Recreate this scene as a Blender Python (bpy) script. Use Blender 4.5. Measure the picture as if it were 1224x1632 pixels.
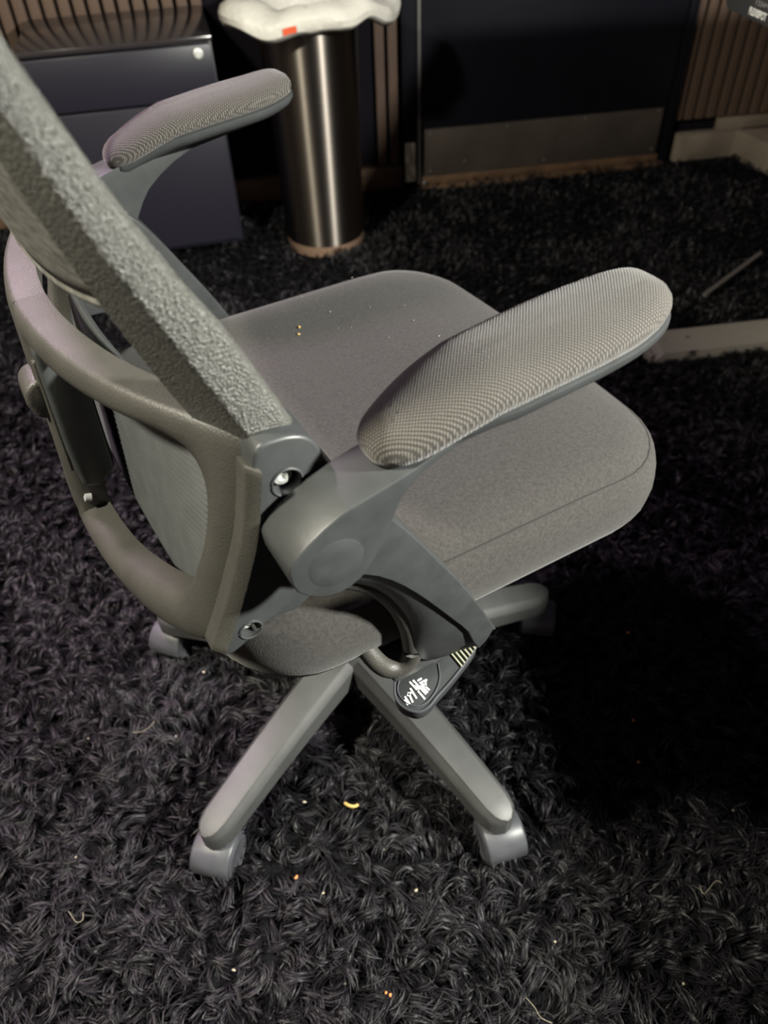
import bpy, bmesh, math, random
import numpy as np
from mathutils import Vector, Matrix
R_ = math.radians
random.seed(7); rng = np.random.default_rng(7)
sc = bpy.context.scene
for o in list(bpy.data.objects): bpy.data.objects.remove(o)
COL = sc.collection

# ------------------------------------------------------------------ camera
CAM_H = 0.9568
cam = bpy.data.cameras.new('camera'); camo = bpy.data.objects.new('camera', cam); COL.objects.link(camo)
cam.sensor_fit = 'HORIZONTAL'; cam.sensor_width = 27.0; cam.lens = 27.0*1210.04/1224.0
cam.clip_start = 0.02
pit, rol = 0.77405, -0.04627
fw = Vector((0, math.cos(pit), -math.sin(pit))); up = Vector((0, math.sin(pit), math.cos(pit))); rt = Vector((1, 0, 0))
rt2 = math.cos(rol)*rt + math.sin(rol)*up; up2 = -math.sin(rol)*rt + math.cos(rol)*up
M = Matrix((( rt2.x, up2.x, -fw.x, 0), (rt2.y, up2.y, -fw.y, 0), (rt2.z, up2.z, -fw.z, CAM_H), (0, 0, 0, 1)))
camo.matrix_world = M
cam.dof.use_dof = True; cam.dof.focus_distance = 0.60; cam.dof.aperture_fstop = 26.7/4.2
sc.camera = camo
# ------------------------------------------------------------------ world, lights, exposure
w = bpy.data.worlds.new('world'); sc.world = w; w.use_nodes = True
w.node_tree.nodes['Background'].inputs[0].default_value = (0.50, 0.46, 0.80, 1)
w.node_tree.nodes['Background'].inputs[1].default_value = 0.05
def area(name, loc, target, size, power, col, shape='DISK'):
    l = bpy.data.lights.new(name, 'AREA'); l.shape = shape; l.size = size; l.energy = power; l.color = col
    o = bpy.data.objects.new(name, l); COL.objects.link(o); o.location = loc
    o.rotation_euler = (Vector(target)-Vector(loc)).to_track_quat('-Z', 'Y').to_euler(); return o
area('key_lamp', (1.12, 0.0, 1.27), (-0.05, 0.60, 0.5), 0.10, 37, (1.0, 0.99, 0.90))          # over the desk, right of the camera
area('warm_lamp', (-0.95, 0.10, 1.80), (-0.2, 0.55, 0.4), 0.14, 23, (1.0, 0.95, 0.78))          # behind the camera, left
area('pink_lamp', (-0.80, 1.15, 1.55), (-0.55, 0.85, 0.3), 0.22, 3.2, (1.0, 0.72, 0.93)).data.spread = R_(80)         # above the far left
sc.view_settings.view_transform = 'Standard'; sc.view_settings.look = 'None'
sc.view_settings.gamma = 1.0; sc.view_settings.use_curve_mapping = False
sc.view_settings.exposure = 1.05

# ------------------------------------------------------------------ materials
MATS = {}
def mat(name, col, rough=0.5, metal=0.0, spec=0.5, noise=None, bump=None, sheen=0.0, builder=None):
    """noise=(scale, amount) varies the colour; bump=(scale, strength, distance)."""
    m = bpy.data.materials.new(name); m.use_nodes = True; nt = m.node_tree; N = nt.nodes; L = nt.links
    b = N['Principled BSDF']
    b.inputs['Base Color'].default_value = (*col, 1); b.inputs['Roughness'].default_value = rough
    b.inputs['Metallic'].default_value = metal; b.inputs['Specular IOR Level'].default_value = spec
    if sheen: b.inputs['Sheen Weight'].default_value = sheen; b.inputs['Sheen Roughness'].default_value = 0.5
    tc = N.new('ShaderNodeTexCoord')
    if noise:
        n = N.new('ShaderNodeTexNoise'); n.inputs['Scale'].default_value = noise[0]; n.inputs['Detail'].default_value = 5
        L.new(tc.outputs['Object'], n.inputs['Vector'])
        r = N.new('ShaderNodeMapRange'); r.inputs[3].default_value = 1-noise[1]; r.inputs[4].default_value = 1+noise[1]
        r.inputs[1].default_value = 0.25; r.inputs[2].default_value = 0.75
        L.new(n.outputs['Fac'], r.inputs[0])
        mx = N.new('ShaderNodeVectorMath'); mx.operation = 'SCALE'; mx.inputs[0].default_value = col
        L.new(r.outputs[0], mx.inputs['Scale']); L.new(mx.outputs[0], b.inputs['Base Color'])
    if bump:
        n = N.new('ShaderNodeTexNoise'); n.inputs['Scale'].default_value = bump[0]; n.inputs['Detail'].default_value = 3
        L.new(tc.outputs['Object'], n.inputs['Vector'])
        bp = N.new('ShaderNodeBump'); bp.inputs['Strength'].default_value = bump[1]; bp.inputs['Distance'].default_value = bump[2]
        L.new(n.outputs['Fac'], bp.inputs['Height']); L.new(bp.outputs[0], b.inputs['Normal'])
    if builder: builder(nt, N, L, b, tc)
    MATS[name] = m; return m

def weave(freq, dist, strength, dark, light):
    def f(nt, N, L, b, tc):
        mp = N.new('ShaderNodeMapping'); mp.inputs['Rotation'].default_value = (0, 0, R_(38)); L.new(tc.outputs['Object'], mp.inputs['Vector'])
        ws = []
        for ax in ('X', 'Y'):
            wv = N.new('ShaderNodeTexWave'); wv.wave_type = 'BANDS'; wv.bands_direction = ax
            wv.inputs['Scale'].default_value = freq; wv.inputs['Distortion'].default_value = 0.6
            wv.inputs['Detail'].default_value = 1; wv.inputs['Detail Scale'].default_value = 3
            L.new(mp.outputs[0], wv.inputs['Vector']); ws.append(wv)
        mm = N.new('ShaderNodeMath'); mm.operation = 'MULTIPLY'
        L.new(ws[0].outputs['Fac'], mm.inputs[0]); L.new(ws[1].outputs['Fac'], mm.inputs[1])
        cr = N.new('ShaderNodeValToRGB'); cr.color_ramp.elements[0].color = (*dark, 1); cr.color_ramp.elements[1].color = (*light, 1)
        cr.color_ramp.elements[0].position = 0.12; cr.color_ramp.elements[1].position = 0.6
        L.new(mm.outputs[0], cr.inputs[0]); L.new(cr.outputs[0], b.inputs['Base Color'])
        bp = N.new('ShaderNodeBump'); bp.inputs['Strength'].default_value = strength; bp.inputs['Distance'].default_value = dist
        L.new(mm.outputs[0], bp.inputs['Height']); L.new(bp.outputs[0], b.inputs['Normal'])
    return f

mat('plastic', (0.051, 0.049, 0.043), 0.46, bump=(760, 0.55, 0.0007), noise=(35, 0.16))
mat('plastic_smooth', (0.042, 0.045, 0.046), 0.40, bump=(260, 0.12, 0.0005), noise=(60, 0.16))
mat('plastic_grain', (0.080, 0.081, 0.072), 0.27, spec=1.0, bump=(640, 1.0, 0.0026), noise=(640, 0.75))  # colour noise paints in the grain's bright sparkle, along with some dust
mat('plastic_base', (0.062, 0.063, 0.063), 0.5, bump=(700, 0.2, 0.0005), noise=(30, 0.15))
mat('caster_grey', (0.07, 0.072, 0.082), 0.42, noise=(50, 0.2))
mat('seat_fabric', (0.044, 0.042, 0.039), 0.92, spec=0.2, sheen=0.12, noise=(330, 0.28), bump=(800, 0.5, 0.0008))
mat('pad_fabric', (0.1, 0.1, 0.1), 0.85, spec=0.25, sheen=0.25, builder=weave(185, 0.0006, 0.7, (0.036, 0.032, 0.028), (0.150, 0.140, 0.125)))
def mesh_streaks(nt, N, L, b, tc):
    mp = N.new('ShaderNodeMapping'); mp.inputs['Scale'].default_value = (220, 26, 220); L.new(tc.outputs['Object'], mp.inputs['Vector'])
    n = N.new('ShaderNodeTexNoise'); n.inputs['Scale'].default_value = 1.6; n.inputs['Detail'].default_value = 6; L.new(mp.outputs[0], n.inputs['Vector'])
    cr = N.new('ShaderNodeValToRGB'); cr.color_ramp.elements[0].color = (0.045, 0.043, 0.038, 1); cr.color_ramp.elements[1].color = (0.125, 0.12, 0.108, 1)
    cr.color_ramp.elements[0].position = 0.32; cr.color_ramp.elements[1].position = 0.62
    L.new(n.outputs['Fac'], cr.inputs[0]); L.new(cr.outputs[0], b.inputs['Base Color'])
mat('mesh_fabric', (0.1, 0.1, 0.09), 0.75, builder=mesh_streaks)
mat('dark_plastic', (0.016, 0.015, 0.016), 0.5)
mat('chrome', (0.75, 0.76, 0.74), 0.48, metal=0.6)
mat('print_white', (0.88, 0.90, 0.88), 0.6)
mat('gold_bar', (0.42, 0.42, 0.30), 0.5)
mat('rug_base', (0.006, 0.006, 0.007), 1.0, spec=0.1)
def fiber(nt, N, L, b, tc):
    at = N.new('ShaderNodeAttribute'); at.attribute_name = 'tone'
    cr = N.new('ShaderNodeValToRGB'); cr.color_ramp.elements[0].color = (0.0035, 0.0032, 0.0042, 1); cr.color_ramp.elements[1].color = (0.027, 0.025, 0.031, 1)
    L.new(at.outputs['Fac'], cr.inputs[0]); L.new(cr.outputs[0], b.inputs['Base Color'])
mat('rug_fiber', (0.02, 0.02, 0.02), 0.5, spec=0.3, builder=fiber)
def brushed(nt, N, L, b, tc):
    tg = N.new('ShaderNodeTangent'); tg.direction_type = 'RADIAL'; tg.axis = 'Z'
    L.new(tg.outputs[0], b.inputs['Tangent']); b.inputs['Anisotropic'].default_value = 1.0; b.inputs['Anisotropic Rotation'].default_value = 0.25
    mp = N.new('ShaderNodeMapping'); mp.inputs['Scale'].default_value = (3, 3, 260); L.new(tc.outputs['Object'], mp.inputs['Vector'])
    n = N.new('ShaderNodeTexNoise'); n.inputs['Scale'].default_value = 2.0; L.new(mp.outputs[0], n.inputs['Vector'])
    r = N.new('ShaderNodeMapRange'); r.inputs[3].default_value = 0.34; r.inputs[4].default_value = 0.42; L.new(n.outputs['Fac'], r.inputs[0]); L.new(r.outputs[0], b.inputs['Roughness'])
mat('steel', (0.30, 0.265, 0.235), 0.28, metal=1.0, builder=brushed)
mat('bronze_plastic', (0.20, 0.13, 0.09), 0.4)
mat('bag_plastic', (0.56, 0.54, 0.49), 0.45, noise=(14, 0.08), bump=(40, 0.5, 0.006))
mat('bag_red', (0.62, 0.09, 0.03), 0.45)
mat('cabinet_metal', (0.017, 0.016, 0.025), 0.38, bump=(600, 0.08, 0.0004))
mat('cabinet_top', (0.030, 0.026, 0.028), 0.14, spec=0.8)
def wood(nt, N, L, b, tc):
    mp = N.new('ShaderNodeMapping'); mp.inputs['Scale'].default_value = (40, 40, 2.2); L.new(tc.outputs['Object'], mp.inputs['Vector'])
    n = N.new('ShaderNodeTexNoise'); n.inputs['Scale'].default_value = 2.0; n.inputs['Detail'].default_value = 6; L.new(mp.outputs[0], n.inputs['Vector'])
    cr = N.new('ShaderNodeValToRGB'); cr.color_ramp.elements[0].color = (0.075, 0.047, 0.035, 1); cr.color_ramp.elements[1].color = (0.150, 0.100, 0.073, 1)
    L.new(n.outputs['Fac'], cr.inputs[0]); L.new(cr.outputs[0], b.inputs['Base Color'])
mat('slat_wood', (0.2, 0.12, 0.08), 0.55, builder=wood)
mat('felt_black', (0.008, 0.007, 0.010), 0.95, spec=0.1)
mat('door_black', (0.006, 0.006, 0.010), 0.35, noise=(5, 0.2))
mat('kick_plate', (0.10, 0.083, 0.072), 0.42, metal=0.4, noise=(9, 0.25), bump=(14, 0.15, 0.004))
mat('threshold_wood', (0.12, 0.070, 0.040), 0.6, noise=(20, 0.35))
mat('old_trim', (0.23, 0.19, 0.15), 0.65, noise=(11, 0.3))
mat('brass_glint', (0.92, 0.85, 0.62), 0.3, metal=0.15)  # pale, hardly metallic colour stands in for the bolt's glint
mat('edge_metal', (0.45, 0.43, 0.42), 0.35, metal=0.8)
mat('desk_white', (0.30, 0.275, 0.25), 0.45)
mat('desk_black', (0.02, 0.02, 0.021), 0.45)
mat('controller', (0.045, 0.045, 0.05), 0.5)
mat('wall_paint', (0.05, 0.045, 0.055), 0.9)
mat('crumb_gold', (0.55, 0.36, 0.12), 0.7)
mat('crumb_pale', (0.38, 0.34, 0.25), 0.7)
mat('crumb_orange', (0.6, 0.24, 0.08), 0.7)

# ------------------------------------------------------------------ helpers
def link(o, parent=None):
    COL.objects.link(o)
    if parent is not None: o.parent = parent
    return o
def tag(o, label=None, cat=None, group=None, kind=None):
    for k, v in (('label', label), ('category', cat), ('group', group), ('kind', kind)):
        if v: o[k] = v
    return o
def empty(name, loc=(0, 0, 0), rz=0, parent=None):
    o = bpy.data.objects.new(name, None); o.empty_display_size = 0.05
    o.location = loc; o.rotation_euler = (0, 0, rz); return link(o, parent)
def finish(name, bm, m, parent=None, smooth=40, bevel=0, segs=2, subsurf=0):
    bmesh.ops.remove_doubles(bm, verts=bm.verts, dist=1e-6)
    bmesh.ops.recalc_face_normals(bm, faces=bm.faces)
    if bevel:
        es = [e for e in bm.edges if len(e.link_faces) == 2 and e.calc_face_angle(0) > R_(28)]
        bmesh.ops.bevel(bm, geom=es, offset=bevel, segments=segs, profile=0.5, affect='EDGES', clamp_overlap=True)
    me = bpy.data.meshes.new(name); bm.to_mesh(me); bm.free()
    if isinstance(m, str): m = MATS[m]
    me.materials.append(m)
    if smooth:
        me.shade_smooth(); me.set_sharp_from_angle(angle=R_(smooth))
    o = link(bpy.data.objects.new(name, me), parent)
    if subsurf:
        s = o.modifiers.new('subsurf', 'SUBSURF'); s.levels = s.render_levels = subsurf
    return o
def box(bm, a, b, mtx=None):
    x0, y0, z0 = a; x1, y1, z1 = b
    vs = [bm.verts.new(p) for p in ((x0,y0,z0),(x1,y0,z0),(x1,y1,z0),(x0,y1,z0),(x0,y0,z1),(x1,y0,z1),(x1,y1,z1),(x0,y1,z1))]
    if mtx is not None:
        for v in vs: v.co = mtx @ v.co
    for f in ((0,3,2,1),(4,5,6,7),(0,1,5,4),(1,2,6,5),(2,3,7,6),(3,0,4,7)): bm.faces.new([vs[i] for i in f])
def loft(bm, secs, closed=True, cap=True, loop=False):
    rows = [[bm.verts.new(p) for p in s] for s in secs]; n = len(rows[0])
    rr = list(zip(rows, rows[1:]))
    if loop: rr.append((rows[-1], rows[0]))
    for a, b in rr:
        for i in range(n if closed else n-1):
            j = (i+1) % n
            try: bm.faces.new((a[i], a[j], b[j], b[i]))
            except ValueError: pass
    if cap and closed and not loop:
        bm.faces.new(rows[0][::-1]); bm.faces.new(rows[-1])
    return rows
def tube(bm, path, r, n=8, cap=True, loop=False):
    path = [Vector(p) for p in path]; secs = []
    for i, p in enumerate(path):
        if loop: t = path[(i+1) % len(path)]-path[i-1]
        else: t = path[min(i+1, len(path)-1)]-path[max(i-1, 0)]
        t.normalize(); a = t.cross(Vector((0, 0, 1)))
        if a.length < 1e-3: a = t.cross(Vector((1, 0, 0)))
        a.normalize(); b = t.cross(a)
        rr = r[i] if isinstance(r, (list, tuple)) else r
        secs.append([p+(a*math.cos(k*math.tau/n)+b*math.sin(k*math.tau/n))*rr for k in range(n)])
    loft(bm, secs, cap=cap, loop=loop)
def lathe(bm, prof, n=32, mtx=None, cap=True):
    secs = []
    for r, z in prof:
        s = [Vector((r*math.cos(k*math.tau/n), r*math.sin(k*math.tau/n), z)) for k in range(n)]
        if mtx is not None: s = [mtx @ v for v in s]
        secs.append(s)
    loft(bm, secs, cap=cap)
def cat(pts, k=5, closed=False):
    """Catmull-Rom densify."""
    P = [Vector(p) for p in pts]; n = len(P); out = []
    rngi = range(n if closed else n-1)
    for i in rngi:
        if closed: p0, p1, p2, p3 = P[i-1], P[i], P[(i+1) % n], P[(i+2) % n]
        else: p0, p1, p2, p3 = P[max(i-1, 0)], P[i], P[i+1], P[min(i+2, n-1)]
        for j in range(k):
            t = j/k
            out.append(0.5*((2*p1)+(p2-p0)*t+(2*p0-5*p1+4*p2-p3)*t*t+(3*p1-p0-3*p2+p3)*t**3))
    if not closed: out.append(P[-1])
    return out
def prism(bm, pts, y0, y1):
    """Extrude an XZ outline along Y."""
    a = [bm.verts.new((p[0], y0, p[1])) for p in pts]; b = [bm.verts.new((p[0], y1, p[1])) for p in pts]
    n = len(pts)
    bm.faces.new(a); bm.faces.new(b[::-1])
    for i in range(n): bm.faces.new((a[i], b[i], b[(i+1) % n], a[(i+1) % n]))
def interp(x, tab):
    return float(np.interp(x, [t[0] for t in tab], [t[1] for t in tab]))

# ------------------------------------------------------------------ the room (turned about 8 degrees to the camera)
RY = math.atan2(0.112, 0.805)
WB = Matrix.Translation((0.165, 2.443, 0)) @ Matrix.Rotation(RY, 4, 'Z')   # wall frame: x along the back wall from the door's left edge, y into the wall
def wbox(name, a, b, m, parent=None, bevel=0.0):
    bm = bmesh.new(); box(bm, a, b); o = finish(name, bm, m, None, bevel=bevel); o.matrix_world = WB
    if parent is not None: o.parent = parent; o.matrix_parent_inverse = parent.matrix_world.inverted(); 
    return o
bm = bmesh.new(); box(bm, (-2.6, -2.2, -0.05), (2.9, 2.9, 0)); fl = finish('floor', bm, 'rug_base'); tag(fl, kind='structure')
wb = wbox('wall_back', (-2.2, 0.04, 0), (2.0, 0.12, 2.4), 'felt_black'); tag(wb, kind='structure')
mat('side_wall', (0.20, 0.165, 0.14), 0.8, noise=(2, 0.15))
for nm, a, b in (('wall_left', (-2.2, -4.2, 0), (-2.1, 0.04, 2.4)), ('wall_right', (2.0, -4.2, 0), (2.1, 0.04, 2.4)), ('wall_front', (-2.1, -4.2, 0), (2.0, -4.1, 2.4))):
    tag(wbox(nm, a, b, 'side_wall'), kind='structure')
def slats(x0, n, z0, y=0.018):
    me = None
    for i in range(n):
        if me is None:
            bm = bmesh.new(); box(bm, (0, 0, z0), (0.027, 0.024, 2.38)); o = finish('slat', bm, 'slat_wood', bevel=0.0015); me = o.data
        else: o = link(bpy.data.objects.new('slat', me))
        o.parent = wb; o.location = (x0+0.0372*i, y, 0)
slats(-0.0925-0.0372*42, 29, 0.075); slats(-0.130, 2, 0.075)
slats(0.825, 17, 0.123)
tag(wbox('baseboard_left', (-2.2, 0.012, 0), (-0.055, 0.045, 0.07), 'threshold_wood', bevel=0.003), kind='structure')
# door with frame edge, kick plate, threshold
dr = wbox('door_1', (0.0, 0.006, 0.012), (0.792, 0.045, 2.05), 'door_black', bevel=0.002); tag(dr, kind='structure')
def dchild(name, a, b, m, bevel=0.0):
    bm = bmesh.new(); box(bm, a, b); o = finish(name, bm, m, dr, bevel=bevel); return o
dchild('kick_plate', (0.012, 0.0, 0.034), (0.775, 0.006, 0.172), 'kick_plate', 0.001)
dchild('bottom_rail', (0.004, -0.004, 0.012), (0.785, 0.006, 0.034), 'threshold_wood', 0.002)
bm = bmesh.new()
for (x, z) in [(0.03, 0.16), (0.03, 0.05), (0.27, 0.162), (0.52, 0.163), (0.76, 0.165), (0.76, 0.05), (0.4, 0.05), (0.14, 0.07)]:
    lathe(bm, [(0.004, 0), (0.0035, 0.002), (0.0, 0.003)], 10, Matrix.Translation((x, 0.0, z)) @ Matrix.Rotation(R_(90), 4, 'X'), cap=False)
finish('plate_screws', bm, 'edge_metal', dr)
dchild('edge_strip', (-0.010, -0.004, 0.012), (-0.002, 0.010, 2.05), 'edge_metal', 0.001)
# foot bolt at the lower left of the door: stacked knuckles, their glint painted into the pale colour
bm = bmesh.new()
for (x, z, r, h) in [(-0.028, 0.112, 0.0085, 0.05), (-0.044, 0.085, 0.008, 0.026), (-0.036, 0.058, 0.0095, 0.022), (-0.040, 0.036, 0.009, 0.018), (-0.024, 0.050, 0.006, 0.02)]:
    lathe(bm, [(r*0.7, -h/2), (r, -h/2+0.003), (r, h/2-0.003), (r*0.7, h/2)], 14, Matrix.Translation((x, -0.008, z)))
box(bm, (-0.05, -0.004, 0.025), (-0.018, 0.004, 0.14))
finish('floor_bolt', bm, 'brass_glint', dr)
bm = bmesh.new(); lathe(bm, [(0.0, -0.006), (0.007, -0.004), (0.008, 0.0), (0.006, 0.005), (0.0, 0.007)], 12, Matrix.Translation((0.008, -0.016, 0.022)), cap=False)
finish('bolt_knob', bm, 'edge_metal', dr)
tag(wbox('trim_1', (-0.055, 0.0, 0), (-0.011, 0.045, 2.1), 'door_black', bevel=0.002), kind='structure')
tag(wbox('trim_2', (0.794, 0.0, 0), (0.822, 0.045, 2.1), 'door_black', bevel=0.002), kind='structure')
tag(wbox('trim_3', (0.0, -0.03, 0), (0.80, 0.006, 0.012), 'threshold_wood', bevel=0.003), kind='structure')
# rough boxing below the right slats
tag(wbox('trim_4', (0.846, 0.0, 0.0), (1.07, 0.04, 0.082), 'old_trim', bevel=0.004), kind='structure')
tag(wbox('trim_5', (0.985, 0.012, 0.082), (1.20, 0.04, 0.118), 'old_trim', bevel=0.003), kind='structure')
bm = bmesh.new(); prof = [(1.04, 0.0), (1.085, -0.20), (1.16, -0.42), (1.60, -0.42), (1.60, 0.0)]
a = [bm.verts.new((x, y, 0)) for x, y in prof]; b = [bm.verts.new((x, y, 0.085)) for x, y in prof]
bm.faces.new(a); bm.faces.new(b)
for i in range(5): bm.faces.new((a[i], a[(i+1) % 5], b[(i+1) % 5], b[i]))
t6 = finish('trim_6', bm, 'old_trim', bevel=0.004); t6.matrix_world = WB; tag(t6, kind='structure')
bm = bmesh.new(); tube(bm, cat([(1.115, -0.05, 2.3), (1.115, -0.05, 1.0), (1.118, -0.06, 0.30), (1.12, -0.10, 0.16), (1.10, -0.16, 0.125), (1.10, -0.23, 0.098), (1.13, -0.34, 0.093), (1.17, -0.425, 0.088), (1.175, -0.44, 0.03), (1.2, -0.47, 0.024)], 6), 0.004, 8)
cb = finish('power_cable', bm, 'dark_plastic'); cb.matrix_world = WB
tag(cb, 'thin black cable hanging down the wall beside the right wooden slats', 'cable')

# ------------------------------------------------------------------ black pedestal cabinet
C0 = Matrix.Translation((-0.7825, 1.9576, 0)) @ Matrix.Rotation(math.atan2(0.0892, 0.4308), 4, 'Z')
cab = empty('filing_cabinet', (-0.7825, 1.9576, 0), math.atan2(0.0892, 0.4308))
tag(cab, 'low black metal filing cabinet with a lock, beside the steel bin', 'cabinet')
CW, CD, CH = 0.44, 0.34, 0.53
bm = bmesh.new(); box(bm, (0.0, 0.012, 0.03), (CW, CD, CH-0.012)); finish('body', bm, 'cabinet_metal', cab, bevel=0.003)
bm = bmesh.new(); box(bm, (-0.002, -0.006, CH-0.012), (CW+0.002, CD, CH)); finish('top', bm, 'cabinet_top', cab, bevel=0.003)
for z0, z1 in ((0.399, CH-0.017), (0.045, 0.394)):
    bm = bmesh.new(); box(bm, (0.004, -0.006, z0), (CW-0.004, 0.013, z1)); d = finish('drawer', bm, 'cabinet_metal', cab, bevel=0.0025)
    if z1 > 0.5:
        bm = bmesh.new(); mm = Matrix.Translation((CW-0.035, -0.006, 0.496)) @ Matrix.Rotation(R_(90), 4, 'X')
        lathe(bm, [(0.0115, 0), (0.0115, 0.004), (0.009, 0.006), (0.0075, 0.006), (0.0075, 0.0045), (0.006, 0.0045), (0.006, 0.0075), (0.0, 0.0075)], 24, mm, cap=False)
        finish('lock', bm, 'chrome', d)
for x, y in ((0.03, 0.04), (CW-0.03, 0.04), (0.03, CD-0.03), (CW-0.03, CD-0.03)):
    bm = bmesh.new(); lathe(bm, [(0.014, 0), (0.014, 0.03)], 14, Matrix.Translation((x, y, 0))); finish('foot', bm, 'dark_plastic', cab)

# ------------------------------------------------------------------ steel bin and its bag
can = empty('trash_can', (-0.128, 2.092, 0)); tag(can, 'tall brushed steel trash can standing beside the black cabinet', 'trash can')
bm = bmesh.new(); lathe(bm, [(0.106, 0.030), (0.108, 0.034), (0.118, 0.56), (0.1195, 0.563), (0.116, 0.563), (0.104, 0.04), (0.0, 0.04)], 64, cap=False); finish('body', bm, 'steel', can, smooth=50)
bm = bmesh.new(); lathe(bm, [(0.100, 0), (0.106, 0.004), (0.1075, 0.02), (0.107, 0.031), (0.09, 0.032)], 64); finish('base_ring', bm, 'bronze_plastic', can)
def bag():
    n = 96; rows = []
    ph = [rng.uniform(0, 6.28) for _ in range(8)]
    def rad(k, amp):
        a = k*math.tau/n
        return 1+amp*(math.sin(3*a+ph[0])*0.4+math.sin(5*a+ph[1])*0.5+math.sin(9*a+ph[2])*0.20+math.sin(17*a+ph[3])*0.05)
    prof = [(0.107, 0.46, 0.0, 0), (0.109, 0.545, 0.005, 0), (0.116, 0.575, 0.015, .004), (0.128, 0.592, 0.03, .008), (0.150, 0.598, 0.05, .010), (0.172, 0.592, 0.06, .010),
            (0.186, 0.580, 0.07, .010), (0.192, 0.566, 0.08, .011), (0.190, 0.553, 0.09, .012), (0.180, 0.543, 0.10, .012)]
    bm = bmesh.new(); secs = []
    for r, z, amp, zj in prof:
        s = []
        for k in range(n):
            a = k*math.tau/n; q = rad(k+ (z*40), amp)
            zz = z+zj*(math.sin(4*a+ph[5])+0.6*math.sin(7*a+ph[6])+0.25*math.sin(13*a+ph[7]))*0.8
            # the bag spreads further left and right than toward the room
            s.append((r*q*math.cos(a)*(1+0.10*min(1, max(0, (r-0.115)/0.07))), r*q*math.sin(a)*0.90 if r > 0.125 else r*q*math.sin(a), zz))
        secs.append(s)
    loft(bm, secs, cap=False)
    o = finish('trash_bag', bm, 'bag_plastic', smooth=30); o.location = (-0.128, 2.092, 0)
    so = o.modifiers.new('solid', 'SOLIDIFY'); so.thickness = 0.0012
    tag(o, 'white plastic bag folded over the rim of the steel bin', 'trash bag')
    bm = bmesh.new(); a0, a1 = R_(-102), R_(-94); g = []
    for i in range(5):
        row = []
        for j, (ri, idx) in enumerate(((7, 0), (8, 0))):
            k = (a0+(a1-a0)*i/4)/math.tau*n
            k0 = int(math.floor(k)) % n; f = k-math.floor(k)
            p = Vector(secs[ri][k0]).lerp(Vector(secs[ri][(k0+1) % n]), f); q = Vector((p.x, p.y, 0)).normalized()
            row.append(bm.verts.new(p+q*0.003))
        g.append(row)
    for i in range(4):
        for j in range(1): bm.faces.new((g[i][j], g[i+1][j], g[i+1][j+1], g[i][j+1]))
    finish('red_print', bm, 'bag_red', o)
bag()

# ------------------------------------------------------------------ standing desk at the right
DK = Matrix.Translation((0.60, 1.44, 0)) @ Matrix.Rotation(R_(6.7), 4, 'Z')    # x = depth of the desk, y = along its front edge away from the camera
desk = empty('standing_desk', (0.60, 1.44, 0), R_(6.7))
tag(desk, 'standing desk with white steel legs and black control panel at the right', 'desk')
def dbox(name, a, b, m, parent=None, bevel=0.002):
    bm = bmesh.new(); box(bm, a, b); return finish(name, bm, m, parent or desk, bevel=bevel)
dbox('desktop', (-0.035, -1.58, 0.715), (0.695, 0.10, 0.74), 'desk_black', bevel=0.004)
for y in (0.0, -1.22):
    bm = bmesh.new(); prof = [(0.0, 0.004), (0.0, 0.018), (0.02, 0.032), (0.66, 0.032), (0.68, 0.018), (0.68, 0.004)]
    prism(bm, prof, y-0.045, y+0.045); finish('foot', bm, 'desk_white', desk, bevel=0.004)
    dbox('foot_end', (-0.012, y-0.042, 0.002), (0.0, y+0.042, 0.028), 'desk_white', bevel=0.004)
    dbox('column', (0.30, y-0.03, 0.032), (0.39, y+0.03, 0.45), 'desk_white', bevel=0.004)
    dbox('inner_column', (0.31, y-0.022, 0.45), (0.38, y+0.022, 0.70), 'desk_white', bevel=0.003)
    dbox('top_bracket', (0.05, y-0.02, 0.695), (0.62, y+0.02, 0.715), 'desk_white')
dbox('frame_rail', (0.32, -1.22, 0.675), (0.37, 0.0, 0.70), 'desk_white')
bm = bmesh.new()
tube(bm, [(0.21, 0.17, 0.035), (0.44, 0.34, 0.035)], 0.006, 10)
rod = finish('metal_rod', bm, 'edge_metal'); rod.matrix_world = DK
tag(rod, 'thin grey rod lying on the rug beyond the white desk foot', 'rod')
# control panel on the front edge: face looks at -x, letters read toward the camera
ctl = empty('control_panel', (-0.045, -0.185, 0.675), 0, desk)
CT = Matrix(((0, 0, -1, 0), (-1, 0, 0, 0), (0, 1, 0, 0), (0, 0, 0, 1)))    # panel (u right, v up, w out) -> desk (x,y,z)
bm = bmesh.new()
out = []
for cx, cy, a0 in ((0.105, 0.0, -90), ):
    pass
hw, h = 0.125, 0.040; r = 0.022
for cx, cy, a0 in ((hw-r, r, -90), (hw-0.004, h-0.004, 0), (-hw+0.004, h-0.004, 90), (-hw+r, r, 180)):
    rr = r if cy == r else 0.004
    for k in range(7): a = R_(a0+k*15); out.append((cx+rr*math.cos(a), cy+rr*math.sin(a)))
A = [bm.verts.new(CT @ Vector((u, v, 0.0))) for u, v in out]; B = [bm.verts.new(CT @ Vector((u, v, -0.05))) for u, v in out]
bm.faces.new(A); bm.faces.new(B[::-1]); n = len(out)
for i in range(n): bm.faces.new((A[i], A[(i+1) % n], B[(i+1) % n], B[i]))
finish('panel', bm, 'controller', ctl, bevel=0.0015)
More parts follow.
